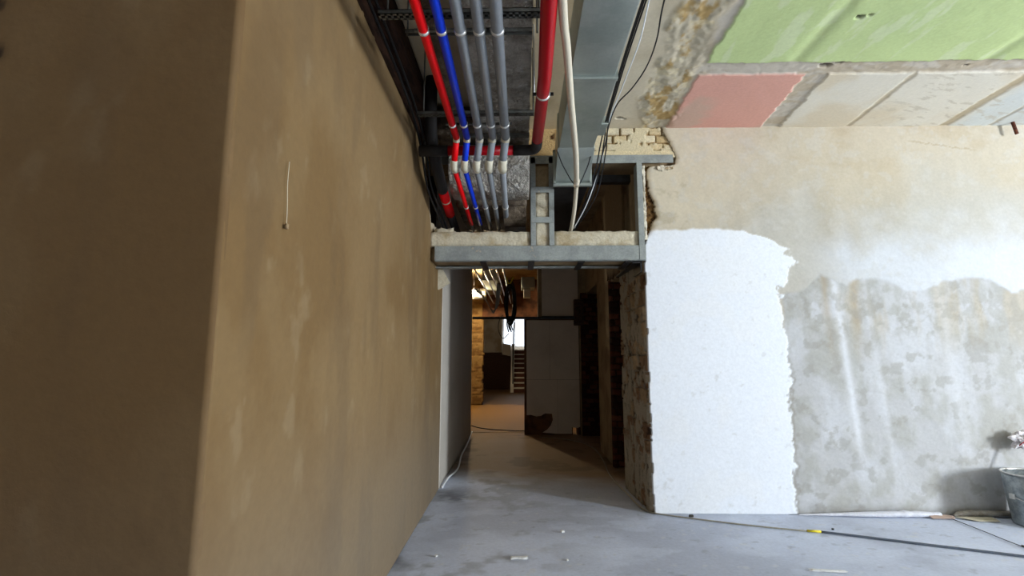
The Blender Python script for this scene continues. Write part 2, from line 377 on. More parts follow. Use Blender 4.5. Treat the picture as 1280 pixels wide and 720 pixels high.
# facing wall: ragged plaster coat over brick
def jag(t, s, a): return (fbm(t, t * 0 + s, 14, 4, s) - 0.5) * a
def wall_field(U, V):   # U = x, V = z
    e = (fbm(U, V, 10, 4, 41) - 0.5); e2 = (fbm(U, V, 30, 3, 43) - 0.5)
    n = fbm(U, V, 1.3, 5, 7); n2 = fbm(U, V, 4.5, 5, 23); n3 = fbm(U, V, 14, 4, 29)
    C = mixc(np.array(lin((184, 180, 170))) + 0 * U[..., None], lin((176, 169, 154)), sstep(0.4, 0.62, n))
    hi = sstep(2.55, 3.2, V + (n - 0.5) * 0.7 + (n2 - 0.5) * 0.3 + 0.25 * sstep(2.6, 1.4, U))
    C = mixc(C, lin((194, 183, 162)), hi * 0.8)
    C = mixc(C, lin((178, 160, 130)), 0.4 * sstep(0.52, 0.68, fbm(U * 0.7, V * 1.2, 3, 5, 24)) * sstep(2.8, 3.2, V))
    wz = sstep(2.75, 2.15, V + (n2 - 0.5) * 0.5) * sstep(2.3, 3.3, U + (n - 0.5) * 0.8)
    C = mixc(C, lin((204, 208, 214)), wz * 0.85)
    C = mixc(C, lin((206, 195, 172)), 0.7 * sstep(2.3, 1.3, U + e * 0.5) * sstep(2.3, 2.6, V))
    C = mixc(C, lin((150, 138, 112)), 0.35 * sstep(0.60, 0.72, fbm(U, V * 1.4, 6, 5, 37)) * sstep(1.9, 1.4, U) )
    C = mixc(C, lin((194, 192, 186)), 0.3 * sstep(0.56, 0.68, n3))
    # bare grey cement low on the right
    pts_x = [2.2, 2.46, 2.57, 2.64, 2.71, 2.80, 2.93, 3.03, 3.15, 3.32, 3.48, 3.62, 3.80, 4.03, 4.2, 4.4, 4.7, 6.2]
    pts_z = [1.88, 1.91, 1.94, 2.03, 2.07, 2.04, 1.965, 2.02, 2.035, 2.00, 1.90, 1.915, 2.0, 2.045, 2.02, 1.91, 1.97, 1.98]
    zb = np.interp(U, pts_x, pts_z) + e * 0.06
    low = sstep(0.02, -0.02, V - zb)
    G = mixc(np.array(lin((182, 182, 182))) + 0 * C, lin((170, 169, 164)), sstep(0.4, 0.65, n2))
    G = mixc(G, lin((200, 202, 206)), 0.55 * sstep(0.46, 0.72, fbm(U * 1.6, V * 0.7, 4, 5, 60)))
    G = mixc(G, lin((152, 149, 141)), 0.5 * sstep(0.57, 0.66, fbm(U, V, 9, 5, 66)))
    G = mixc(G, lin((176, 164, 140)), 0.6 * sstep(0.52, 0.68, fbm(U * 2.2, V * 0.5, 2.4, 4, 72)) * sstep(1.2, 1.8, V))
    for sx, w, k in ((2.83, 0.035, 0.8), (3.10, 0.03, 0.35), (3.75, 0.05, 0.3)):
        st = np.exp(-((U - sx - (2.0 - V) * 0.07) / w) ** 2) * sstep(0.25, 0.7, V)
        G = mixc(G, lin((214, 216, 220)), st * k)
    for sx, w in ((2.74, 0.03), (3.0, 0.04)):
        st = np.exp(-((U - sx - (2.0 - V) * 0.03) / w) ** 2) * sstep(1.2, 1.9, V)
        G = mixc(G, lin((168, 150, 120)), st * 0.5)
    G = mixc(G, lin((158, 155, 146)), 0.5 * sstep(0.35, 0.1, np.abs(V - 1.72 + e * 0.4)) * sstep(0.45, 0.6, n3))
    C = mixc(C, G, low)
    # hairline crack
    cr = np.abs(V - (3.30 - (U - 3.9) * 0.16) + e2 * 0.03); C = mixc(C, lin((150, 130, 100)), 0.5 * sstep(0.008, 0.003, cr) * sstep(3.6, 3.7, U) * sstep(4.3, 4.15, U))
    # darker along the bottom
    C = mixc(C, lin((132, 130, 124)), 0.6 * sstep(0.12, 0.0, V - e * 0.1) * low)
    # the white filler patch
    px = np.interp(V, [0, 0.5, 1.3, 1.75, 1.95, 2.1, 2.2, 2.32, 2.4, 2.5], [2.345, 2.35, 2.37, 2.36, 2.34, 2.39, 2.47, 2.43, 2.28, 2.0])
    px = px + e * np.interp(V, [0, 1.3, 1.6, 2.3], [0.05, 0.07, 0.30, 0.16]) + e2 * 0.06
    wt = sstep(0.012, -0.012, U - px) * sstep(2.51, 2.485, V + e * 0.05 + 0.05 * sstep(1.5, 2.2, U) * 0)
    W = mixc(np.array(lin((229, 233, 239))) + 0 * C, lin((230, 233, 237)), sstep(0.45, 0.62, n2))
    W = mixc(W, lin((200, 200, 198)), 0.4 * sstep(0.74, 0.8, n3))
    C = mixc(C, W, wt)
    C = mixc(C, lin((140, 134, 122)), 0.6 * np.exp(-((U - px - 0.02) / 0.014) ** 2) * sstep(1.6, 1.2, V) * (0.4 + n3))
    H = (n2 - 0.5) * 0.010 * (1 - wt * 0.85) + (n - 0.5) * 0.012 * (1 - wt * 0.7) + wt * 0.004 - low * (1 - wt) * 0.003 + (n3 - 0.5) * 0.003 * (1 - wt)
    # ragged outline beside the steel frame
    zs = [0.0, 0.9, 1.6, 2.2, 2.36, 2.47, 2.56, 2.62, 2.72, 2.85, 2.98, 3.09, 3.115, 3.12, 3.14, 3.19, 3.26, 3.33, 3.40, 3.46, 3.56]
    xs = [1.130, 1.128, 1.128, 1.132, 1.14, 1.18, 1.205, 1.25, 1.235, 1.20, 1.185, 1.18, 1.20, 1.40, 1.43, 1.455, 1.44, 1.40, 1.36, 1.34, 1.33]
    edge = np.interp(V, zs, xs) + (fbm(V, V * 0 + 3, 16, 4, 14) - 0.5) * np.where(V > 2.45, 0.05, 0.02)
    K = U > edge
    edg = sstep(0.05, 0.0, U - edge) * sstep(2.4, 2.5, V)
    C = mixc(C, lin((150, 126, 88)), edg * 0.6); H = H - edg * 0.008
    return H, C, K
relief('wall_back', 1.09, 4.95, 0.0, 3.53, 0.010, lambda U, V, H: (U, 4.5 - H, V), wall_field, 0.045, 'plaster_v')
# torn mortar left on the steel upright
def torn_field(U, V):
    e = fbm(U, V, 24, 4, 3); c = fbm(U, V, 40, 4, 6)
    xl = 1.130 + (fbm(V, V * 0, 14, 4, 77) - 0.5) * 0.035; xr = 1.215 + (fbm(V, V * 0, 9, 4, 79) - 0.5) * 0.03
    main = (U > xl) & (U < xr + 0.04) & (V < 3.115) & (V > 2.40)
    arm = (U > 1.15) & (U < 1.43) & (V > 3.04 + 0.05 * e) & (V < 3.10 + 0.04 * e)
    g = sstep(1.158, 1.172, U + (e - 0.5) * 0.035)
    C = mixc(np.array(lin((214, 206, 186))) + 0 * U[..., None], lin((112, 84, 48)), g * (U < 1.27))
    C = mixc(C, lin((70, 48, 28)), g * sstep(0.48, 0.6, c) * (U < 1.27) * (V < 3.05))
    C = mixc(C, lin((168, 150, 118)), sstep(0.5, 0.6, e) * sstep(1.26, 1.28, U))
    H = 0.016 + (e - 0.5) * 0.04 - 0.045 * g * (U < 1.27)
    return H, C, main | arm
relief('wall_back', 1.10, 1.46, 2.36, 3.14, 0.006, lambda U, V, H: (U, 4.50 - H, V), torn_field, 0.04, 'rough_v')
struct('wall_back', MB().box(1.16, 10.1, 4.55, 5.33, 0, 3.56).box(4.95, 10.1, 4.5, 4.56, 0, 3.56), 'tan')
# painted bricks above the steel
up = brickfield([(222, 208, 176), (206, 186, 146), (214, 202, 172), (196, 172, 128)], (150, 118, 70), bw=0.135, bh=0.078, jut=0.02, seed=4, deep=0.014, smear=0.33, smearcol=(216, 202, 168))
def up_field(U, V):
    H, C, K = up(U, V - 3.275)
    b = sstep(3.275, 3.268, V); C = mixc(C, lin((224, 208, 170)), b); H = H * (1 - b) + b * 0.03
    tan = sstep(0.60, 0.5, U); C = mixc(C, lin((196, 160, 104)), tan * 0.85); H = H * (1 - tan) + tan * 0.02
    ck = sstep(0.6, 0.68, fbm(U * 0.7, V * 1.6, 12, 4, 19)) * sstep(0.35, 0.3, U); C = mixc(C, lin((74, 48, 26)), ck)
    return H, C, K
relief('wall_back', -0.95, 1.48, 3.205, 3.53, 0.007, lambda U, V, H: (U, 4.54 - H, V), up_field, 0.03, 'rough_v')
struct('wall_back', MB().box(-1.0, 1.2, 4.57, 4.95, 3.20, 3.56), 'tan')
# rough brick jamb
jb = brickfield([(158, 134, 104), (138, 112, 86), (168, 146, 116), (124, 94, 70)], (140, 132, 120), bw=0.25, bh=0.15, jut=0.02, seed=12, deep=0.015, smear=0.42, smearcol=(156, 146, 128))
def jamb_field(U, V):
    H, C, K = jb(U, V)
    pit = sstep(0.62, 0.7, fbm(U, V * 0.6, 22, 4, 88)); C = mixc(C, lin((48, 40, 32)), pit * 0.8); H = H - pit * 0.02
    C = mixc(C, lin((150, 142, 124)), 0.5 * sstep(0.58, 0.7, fbm(U, V, 5, 4, 90)))
    C = mixc(C, lin((60, 54, 48)), 0.5 * np.exp(-((U - 4.98) / 0.012) ** 2))
    return H - 0.01, C, K
relief('wall_right', 4.525, 5.34, 0.0, 2.34, 0.008, lambda U, V, H: (1.125 - (U - 4.5) * 0.055 - H, U, V), jamb_field, 0.06, 'rough_v')
struct('wall_right', MB().prism([(1.16, 4.555), (1.13, 5.335), (1.3, 5.335), (1.3, 4.555)], 0, 2.36, 'z').box(1.17, 1.3, 4.6, 5.33, 2.3, 3.5), 'tan')

# left partition: long brown cement wall with a broken top corner
def left_field(U, V):   # U = y, V = z
    n = fbm(U, V, 1.1, 5, 2); n2 = fbm(U * 1.4, V * 0.8, 3.2, 5, 9); n3 = fbm(U, V * 0.6, 9, 5, 14)
    C = mixc(np.array(lin((120, 97, 64))) + 0 * U[..., None], lin((110, 86, 52)), sstep(0.38, 0.62, n))
    C = mixc(C, lin((126, 104, 71)), 0.4 * sstep(0.48, 0.68, n2))
    C = mixc(C, lin((144, 126, 98)), 0.28 * sstep(0.63, 0.74, n3) * sstep(0.45, 0.6, n2) * sstep(0.5, 1.1, V))
    C = mixc(C, lin((84, 68, 48)), 0.3 * sstep(0.52, 0.7, fbm(U * 2, V * 0.5, 2, 4, 31)))
    C = mixc(C, lin((118, 112, 102)), 0.45 * sstep(1.3, 0.2, V))  # cool daylight near the floor, painted in as greyer cement
    H = (n2 - 0.5) * 0.006 + (n3 - 0.5) * 0.002
    top = np.interp(U, [1.2, 3.9, 4.15, 4.3, 4.42, 4.5, 4.95, 5.3], [3.13, 3.12, 3.05, 2.88, 2.70, 2.60, 2.60, 2.60]) + (fbm(U, U * 0, 14, 3, 5) - 0.5) * np.where(U > 4.0, 0.06, 0.008)
    pale = sstep(0.10, 0.02, top - V) * sstep(3.9, 4.2, U); C = mixc(C, lin((196, 184, 158)), pale * 0.8)
    under = sstep(0.0, 0.08, U - 4.5 - (2.2 - V) * 0.4) * 0
    return H, C, V < top
relief('wall_left', 1.31, 5.26, 0.0, 3.15, 0.012, lambda U, V, H: (-0.83 + H - 0.008 * (U - 3.0), U, V), left_field, 0.09, 'leftwall')
def near_field(U, V):
    H, C, K = left_field(U + 7.7, V)
    K = np.ones(U.shape, bool)
    for hx, hz in ((-1.545, 2.362), (-1.525, 2.21)):
        g = sstep(1.1, 0.6, np.hypot(U - hx, V - hz) / 0.03); C = mixc(C, lin((30, 24, 20)), g); H = H - g * 0.02
    C = mixc(C, lin((88, 64, 38)), 0.45 + 0 * H)  # shade on the face turned from the window, mixed into the cement colour
    return H, C, K
relief('wall_front', -4.0, -0.817, 0.0, 3.13, 0.015, lambda U, V, H: (U, 1.3 - H * 0.3, V), near_field, 0.1, 'leftwall')
# the pale end of the partition, then the corridor's left wall
def cor_left(U, V):
    n = fbm(U, V, 2, 4, 7)
    C = mixc(np.array(lin((190, 184, 176))) + 0 * U[..., None], lin((172, 164, 150)), n)
    return (n - 0.5) * 0.006, C, np.ones(U.shape, bool)
relief('wall_left', 5.26, 8.63, 0.0, 3.5, 0.03, lambda U, V, H: (-0.842 + H - 0.006 * (U - 5.26), U, V), cor_left, 0.1, 'plaster_v')
struct('wall_left', MB().box(-1.1, -0.93, 5.2, 8.6, 0, 3.5).box(-1.3, -1.12, 1.4, 5.2, 3.0, 3.56), 'darkwall')
# enclosing walls of the big room
struct('wall_left', MB().box(-4.2, -4.0, -5.2, 24, 0, 3.6), 'roomwall')
struct('wall_front', MB().box(-4.2, 10.3, -5.2, -5.0, 0, 3.6), 'roomwall')
WY0, WY1, WZ0, WZ1 = -1.75, -0.75, 0.7, 2.9
WX = 10.0
mb = MB().box(WX, WX + .3, -5, WY0, 0, 3.56).box(WX, WX + .3, WY1, 5.3, 0, 3.56).box(WX, WX + .3, WY0, WY1, 0, WZ0).box(WX, WX + .3, WY0, WY1, WZ1, 3.56)
struct('wall_right', mb, 'roomwall')
w = thing('window_1', None, None, (WX + .1, WY0, WZ0)); w['kind'] = 'structure'
mb = MB().box(WX + .08, WX + .14, WY0, WY0 + 0.06, WZ0, WZ1).box(WX + .08, WX + .14, WY1 - 0.06, WY1, WZ0, WZ1).box(WX + .08, WX + .14, WY0, WY1, WZ0, WZ0 + 0.06).box(WX + .08, WX + .14, WY0, WY1, WZ1 - 0.06, WZ1)
mb.build('window_frame', 'white', w)
# corridor right wall with two rough door openings
X0 = 1.13
mb = MB().box(X0, 1.45, 5.335, 6.3, 2.27, 3.5).box(X0, 1.45, 6.3, 7.4, 0, 3.5).box(X0, 1.45, 7.4, 8.7, 2.42, 3.5).box(1.01, 1.45, 8.7, 9.0, 0, 3.5).box(1.45, 3.2, 9.0, 9.2, 0, 3.5)
struct('wall_right', mb, 'tan')
struct('wall_right', MB().box(3.0, 3.2, 5.33, 24, 0, 3.5), 'darkwall')
def revealf(seed):
    b = brickfield([(92, 52, 38), (70, 42, 32), (108, 66, 48), (58, 38, 30)], (56, 50, 44), bw=0.13, bh=0.078, jut=0.05, seed=seed, deep=0.02)
    return b
relief('wall_right', X0 - 0.015, 1.45, 0.0, 2.29, 0.01, lambda U, V, H: (U, 6.30 - H, V), revealf(3), 0.05, 'rough_v')
relief('wall_right', 1.03, 1.45, 0.0, 2.44, 0.01, lambda U, V, H: (U, 8.70 - H, V), revealf(8), 0.05, 'rough_v')
# ragged header over the first opening
def hdr(U, V):
    b = 2.20 + 0.16 * fbm(U, U * 0, 9, 4, 5) - 0.1 * sstep(5.7, 5.35, U)
    C = mixc(np.array(lin((128, 106, 78))) + 0 * U[..., None], lin((84, 62, 44)), sstep(0.12, 0.0, V - b))
    return (fbm(U, V, 12, 4, 8) - 0.5) * 0.015, C, V > b
relief('wall_right', 5.33, 6.4, 2.1, 3.5, 0.012, lambda U, V, H: (X0 - 0.02 - H, U, V), hdr, 0.03, 'rough_v')
# far room
yb = brickfield([(138, 108, 66), (126, 96, 56), (146, 116, 74), (112, 84, 50)], (118, 90, 54), bw=0.25, bh=0.09, jut=0.012, seed=21, deep=0.02, smear=0.3, smearcol=(140, 112, 70))
def pilf(U, V):
    H, C, K = yb(U, V); return H, C, U < -1.07 + (fbm(V, V * 0, 8, 3, 6) - 0.5) * 0.08
relief('wall_back', -3.0, -0.98, 0, 3.5, 0.025, lambda U, V, H: (U, 14.0 - H, V), pilf, 0.3, 'rough_v')
struct('wall_back', MB().box(-4, -1.12, 14.05, 14.4, 0, 3.5).box(0.62, 3.0, 14.0, 14.4, 0, 3.5), 'yellow')
struct('wall_back', MB().box(-1.15, 0.62, 14.0, 14.4, 2.44, 3.5), 'beamwood')
# stairwell
struct('wall_back', MB().box(-4, -0.78, 19.9, 20.1, 1.48, 3.5), 'corridor')
struct('wall_back', MB().box(-4, -0.44, 20.4, 20.6, 0, 1.6), 'wood')
struct('wall_back', MB().box(-4, -0.9, 23.5, 23.7, 0, 3.5).box(0.9, 3, 23.5, 23.7, 0, 3.5).box(-0.9, 0.9, 23.5, 23.7, 0, 1.75).box(-0.9, 0.9, 23.5, 23.7, 3.25, 3.5), 'roomwall')
struct('wall_right', MB().box(0.9, 1.0, 18.4, 23.5, 0, 3.5), 'roomwall')
w = thing('window_2', None, None, (0.15, 23.6, 1.75)); w['kind'] = 'structure'
MB().box(-0.9, -0.84, 23.55, 23.6, 1.75, 3.25).box(0.84, 0.9, 23.55, 23.6, 1.75, 3.25).box(-0.9, 0.9, 23.55, 23.6, 1.75, 1.81).box(-0.9, 0.9, 23.55, 23.6, 3.19, 3.25).box(-0.33, -0.29, 23.55, 23.6, 1.81, 3.19).build('window_frame', 'white', w)

# ------------------------------------------------------------------ THINGS
# stairs
st = thing('staircase', 'straight white stair with brown risers climbing to the bright window at the far end', 'staircase', (0.2, 18.6, 0))
for k in range(9):
    z = k * 0.178; y = 18.7 + k * 0.26
    MB().box(-0.30, 0.88, y, y + 0.05, z, z + 0.135).build('riser', 'riser', st)
    MB().box(-0.30, 0.88, y - 0.03, y + 0.29, z + 0.135, z + 0.178).build('tread', 'stair', st)
MB().prism([(18.65, 0), (18.65, 0.22), (21.0, 1.84), (21.0, 1.4), (19.2, 0.0)], -0.42, -0.30, 'x').build('stringer', 'stair', st)
MB().box(-0.42, 0.88, 21.0, 23.48, 1.42, 1.60).build('landing', 'stair', st)
b = MB().prism([(-0.77, 1.40), (-0.43, 1.33), (-0.43, 1.78), (-0.77, 1.84)], 19.9, 20.02, 'y').build('plaster_pier', 'roomwall')
tag(b, 'white plastered side panel just left of the stair top, below the bright window', 'pier')
hr = thing('handrail', 'thin slanting rail rising along the left side of the far stair', 'handrail', (-0.33, 18.9, 0.2))
pipe('rail_bar', [(-0.33, 18.8, 0.95), (-0.33, 20.9, 2.45), (-0.3, 21.2, 2.75)], 0.025, 'darksteel', hr)
pipe('post', [(-0.33, 18.8, 0.2), (-0.33, 18.8, 0.95)], 0.02, 'darksteel', hr)
pipe('post', [(-0.33, 20.4, 1.3), (-0.33, 20.4, 2.10)], 0.02, 'darksteel', hr)

# bulb
lp = thing('bare_bulb', 'glaring bare light bulb hanging in the far room, left of the pipes', 'lamp', (-1.22, 12.6, 2.96))
bm = bmesh.new(); bmesh.ops.create_uvsphere(bm, u_segments=20, v_segments=12, radius=0.055)
for v in bm.verts: v.co = Vector((v.co.x, v.co.y, v.co.z * (1.25 if v.co.z > 0 else 1))) + Vector((-1.22, 12.6, 2.96))
me = bpy.data.meshes.new('glass_bulb'); bm.to_mesh(me); bm.free(); link('glass_bulb', me, 'bulb', lp, True)
pipe('socket', [(-1.22, 12.6, 3.02), (-1.22, 12.6, 3.10)], 0.025, 'black', lp)
pipe('cord', [(-1.22, 12.6, 3.10), (-1.22, 12.6, 3.5)], 0.005, 'black', lp)

# the steel and concrete beam
bt = thing('lintel_beam', 'concrete beam cased in grey steel angle spanning the corridor mouth', 'beam', (0.15, 4.7, 2.2))
def rough_block(name, x0, x1, y0, y1, z0, z1, m, parent, amp=0.006, seed=0, step=0.03):
    bm = bmesh.new(); bmesh.ops.create_cube(bm, size=1)
    for v in bm.verts: v.co = Vector(((x0 + x1) / 2 + v.co.x * (x1 - x0), (y0 + y1) / 2 + v.co.y * (y1 - y0), (z0 + z1) / 2 + v.co.z * (z1 - z0)))
    for ax, a, b in ((0, x0, x1), (1, y0, y1), (2, z0, z1)):
        k = int((b - a) / step); nrm = [0, 0, 0]; nrm[ax] = 1
        for i in range(1, k):
            co = [0, 0, 0]; co[ax] = a + (b - a) * i / k
            bmesh.ops.bisect_plane(bm, geom=bm.verts[:] + bm.edges[:] + bm.faces[:], plane_co=co, plane_no=nrm)
    from mathutils import noise as mn
    for v in bm.verts:
        q = v.co * 18 + Vector((seed * 7.1, 3, 1)); v.co += Vector((mn.noise(q), mn.noise(q + Vector((9, 0, 0))), mn.noise(q + Vector((0, 9, 0))))) * amp
    me = bpy.data.meshes.new(name); bm.to_mesh(me); bm.free()
    return link(name, me, m, parent, True)
rough_block('concrete_block', -0.85, 0.085, 4.49, 4.90, 2.345, 2.482, 'lintel', bt, 0.010, 1)
rough_block('concrete_block', 0.305, 1.085, 4.49, 4.90, 2.345, 2.482, 'lintel', bt, 0.010, 2)
rough_block('soffit', -0.84, 1.14, 4.53, 4.86, 2.225, 2.345, 'tan', bt, 0.008, 3, 0.04)
MB().box(-0.80, 1.14, 4.470, 4.482, 2.213, 2.345).box(-0.80, 1.14, 4.482, 4.54, 2.207, 2.219).build('steel_angle', 'steel', bt, bevel=0.002)
MB().box(-0.85, 1.14, 4.86, 4.872, 2.207, 2.345).box(-0.85, 1.14, 4.80, 4.872, 2.199, 2.211).build('steel_angle', 'steel', bt, bevel=0.002)
for x in (-0.35, 0.09, 0.55, 0.98):
    MB().box(x - 0.028, x + 0.028, 4.464, 4.88, 2.188, 2.199).build('strap', 'darksteel', bt)
MB().box(1.02, 1.10, 4.5, 5.3, 2.185, 2.197).box(1.092, 1.104, 4.5, 5.3, 2.10, 2.197).build('side_angle', 'darksteel', bt)
MB().prism([(-0.86, 2.21), (-0.80, 2.21), (-0.73, 2.08), (-0.86, 2.0)], 4.95, 5.02, 'y').build('plaster_fillet', 'lintel', bt)
rough_block('rubble_lump', -0.82, -0.64, 4.55, 4.75, 2.482, 2.53, 'lintel', bt, 0.02, 9, 0.03)
# post
pt = thing('steel_post', 'short grey steel post filled with mortar standing on the beam', 'post', (0.195, 4.55, 2.35))
for (a, b) in ((2.35, 2.58), (2.61, 2.86), (2.90, 3.12)):
    rough_block('mortar_infill', 0.125, 0.268, 4.49, 4.66, a, b, 'lintel' if a < 2.8 else 'tan', pt, 0.012, int(a * 10))
for x0, x1, xa in ((0.088, 0.135, 0.088), (0.258, 0.305, 0.293)):
    MB().box(x0, x1, 4.470, 4.482, 2.347, 3.20).box(xa, xa + 0.012, 4.482, 4.70, 2.347, 3.20).build('corner_angle', 'steel', pt, bevel=0.002)
for z in (2.585, 2.875): MB().box(0.088, 0.305, 4.462, 4.470, z - 0.025, z + 0.03).build('batten_plate', 'steel', pt, bevel=0.002)
# upper frame
uf = thing('opening_surround', 'grey steel angle frame edging the duct opening under the painted bricks', 'frame', (1.1, 4.5, 2.35))
MB().box(-0.80, 1.425, 4.470, 4.482, 3.135, 3.213).box(-0.80, 1.425, 4.482, 4.56, 3.201, 3.213).build('top_angle', 'steel', uf, bevel=0.002)
MB().box(1.080, 1.131, 4.466, 4.478, 2.21, 3.135).box(1.082, 1.094, 4.478, 4.60, 2.347, 3.135).build('side_angle', 'steel', uf, bevel=0.002)
MB().box(0.305, 1.09, 4.78, 4.86, 3.06, 3.135).build('rear_angle', 'darksteel', uf)

# small pipes
specs = [
    ('red_pipe', 'slim bright red foam-covered pipe, leftmost of the five under the ceiling', 'red', -0.475, -0.466, -0.505, -0.484, -0.70, 0.024),
    ('blue_pipe', 'blue foam-covered pipe beside the slim red one', 'blue', -0.374, -0.39, -0.427, -0.394, -0.57, 0.024),
    ('grey_pipe', 'grey foam-covered pipe next to the blue pipe', 'grey', -0.285, -0.298, -0.337, -0.305, -0.47, 0.027),
    ('grey_pipe', 'middle grey foam-covered pipe of the three', 'grey', -0.196, -0.205, -0.243, -0.224, -0.37, 0.027),
    ('grey_pipe', 'grey foam-covered pipe furthest right, before the foil duct edge', 'grey', -0.113, -0.112, -0.141, -0.143, -0.27, 0.030),
]
for nm, lb, m, xa, xb, xc, xd, xe, r in specs:
    t = thing(nm, lb, 'pipe', (xb, 3.4, 2.9), group='foam-covered pipes under the corridor ceiling')
    A = Vector((xa, 0.6, 2.9)); B = Vector((xb, 3.40, 2.9)); Cc = Vector((xc, 3.555, 2.75)); D = Vector((xd, 4.9, 2.594))
    k = 0.86 if m != 'grey' else 0.93
    E1 = Cc.lerp(D, k)
    pipe('upper_run', [A, B], r, m, t, 16)
    pipe('drop', [B, Cc], r * 0.96, m, t, 16)
    pipe('lower_run', [Cc, E1], [r * 0.85, r * 0.78], m, t, 16)
    pipe('bare_end', fillet([E1, D, (xe + 0.03, 6.2, 2.60), (xe, 7.2, 2.62), (xe, 12.5, 2.66)], 0.3), 0.013, 'bare', t, 10)
    d = (B - A).normalized()
    pipe('joint_sleeve', [B - d * 0.018, B, B.lerp(Cc, 0.12)], r * 1.06, 'tape', t, 16)
    dd = (Cc - B).normalized()
    pipe('joint_sleeve', fillet([Cc - dd * 0.05, Cc, Cc.lerp(D, 0.05)], 0.04), r * 1.08, 'tape', t, 16)
    for yy in (2.20, 3.18):
        c = A.lerp(B, (yy - 0.6) / 2.8); z = 2.9
        cl = pipe('clamp', [c + Vector((0, -0.009, 0)), c + Vector((0, 0.009, 0))], r + 0.004, 'clampw', t, 20)
        for s in (-1, 1): MB().box(c.x + s * (r + 0.012) - 0.009, c.x + s * (r + 0.012) + 0.009, yy - 0.008, yy + 0.008, z - 0.006, z + 0.006).build('bolt', 'rail', cl)
        MB().box(c.x - 0.004, c.x + 0.004, yy - 0.004, yy + 0.004, z + r, 3.002).build('hanger_stud', 'rail', cl)
    c = Cc.lerp(D, 0.55)
    pipe('clamp', [c - Vector((0, 0.007, 0)), c + Vector((0, 0.007, 0))], r * 0.82 + 0.004, 'clampw', t, 16)

# large red pipe
t = thing('red_main_pipe', 'thick dark red pipe that turns left with a black elbow beside the cream pipe', 'pipe', (0.13, 3.5, 2.9))
P0 = Vector((0.10, 0.6, 2.9)); P1 = Vector((0.135, 2.6, 2.9)); P2 = Vector((0.118, 3.45, 2.9))
pipe('insulation', [P0, Vector((0.128, 2.1, 2.9)), P1, P2], 0.039, 'darkred', t, 24)
el = fillet([P2 - Vector((0, 0.02, 0)), Vector((0.115, 3.62, 2.9)), Vector((-0.06, 3.62, 2.9))], 0.12, 9)
pipe('elbow', el, 0.040, 'blackfoam', t, 24)
pipe('cross_run', [(-0.06, 3.62, 2.9), (-0.56, 3.62, 2.9)], 0.037, 'darkred', t, 24)
pipe('cross_run', [(-0.56, 3.62, 2.9), (-0.78, 3.62, 2.9)], 0.042, 'blackfoam', t, 24)
c = Vector((0.134, 2.80, 2.9))
cl = pipe('clamp', [c - Vector((0, 0.009, 0)), c + Vector((0, 0.009, 0))], 0.0425, 'clampw', t, 24)
for s in (-1, 1): MB().box(c.x + s * 0.052 - 0.01, c.x + s * 0.052 + 0.01, c.y - 0.008, c.y + 0.008, 2.893, 2.907).build('bolt', 'black', cl)
tube(MB(), [(0.134, 2.80, 2.94), (0.134, 2.80, 3.5)], 0.004, 8).build('threaded_rod', 'rail', cl)

# drain at the left wall
t = thing('drain_pipe', 'fat black drain pipe with a short bright red stretch squeezed beside the left wall', 'pipe', (-0.68, 3.6, 2.8))
pp = [(-0.70, 3.62, 3.5), (-0.70, 3.62, 3.2), (-0.69, 3.64, 2.98), (-0.675, 3.85, 2.82), (-0.68, 4.12, 2.76)]
pipe('upper_run', catmull(pp, 7), 0.047, 'blackfoam', t, 20)
pipe('red_stretch', [(-0.68, 4.12, 2.76), (-0.68, 4.60, 2.686)], 0.043, 'red', t, 20)
pipe('lower_run', [(-0.68, 4.60, 2.686), (-0.68, 5.2, 2.62)], 0.04, 'blackfoam', t, 20)
pipe('label_tape', [(-0.68, 4.30, 2.733), (-0.68, 4.32, 2.730)], 0.0445, 'tape', t, 20)
for i, (dx, dz, lb) in enumerate(((0, 0, 'black cable hugging the left wall top beside the drain'), (0.03, 0.02, 'second black cable sagging along the left wall, nearer the pipes'))):
    o = pipe('black_cable', catmull([(-0.80 + dx, 2.2, 3.2 + dz), (-0.79 + dx, 3.2, 3.12 + dz), (-0.79 + dx, 3.7, 2.98 + dz), (-0.785 + dx, 4.0, 2.73 + dz), (-0.775 + dx, 4.45, 2.64 + dz), (-0.77 + dx, 5.1, 2.53 + dz)], 8), 0.009, 'black', n=8)
    tag(o, lb, 'cable', 'black cables along the left wall')

# cream pipe
t = thing('cream_pipe', 'cream plastic pipe crossing in front of the metal duct and dropping into the opening', 'pipe', (0.3, 2.8, 2.9))
cp = [(0.06, 0.8, 2.90), (0.185, 2.005, 2.9), (0.235, 2.35, 2.9), (0.305, 2.85, 2.88), (0.41, 3.55, 2.84), (0.47, 4.05, 2.80)]
pipe('upper_run', catmull(cp, 6), 0.021, 'cream', t, 16)
pipe('coupling', [(0.467, 4.02, 2.803), (0.474, 4.11, 2.792)], 0.026, 'cream', t, 16)
pipe('lower_run', catmull([(0.474, 4.10, 2.794), (0.485, 4.4, 2.66), (0.475, 4.62, 2.54), (0.46, 4.9, 2.50), (0.42, 5.3, 2.49)], 6), 0.018, 'cream', t, 16)
o = tube(MB(), catmull([(0.295, 3.9, 3.02), (0.36, 4.02, 2.92), (0.47, 4.07, 2.775), (0.55, 4.06, 2.90), (0.60, 4.0, 3.05)], 7), 0.005, 6).build('hanging_wire', 'black', smooth=True)
tag(o, 'thin black wire looped in a V holding up the cream pipe', 'wire')

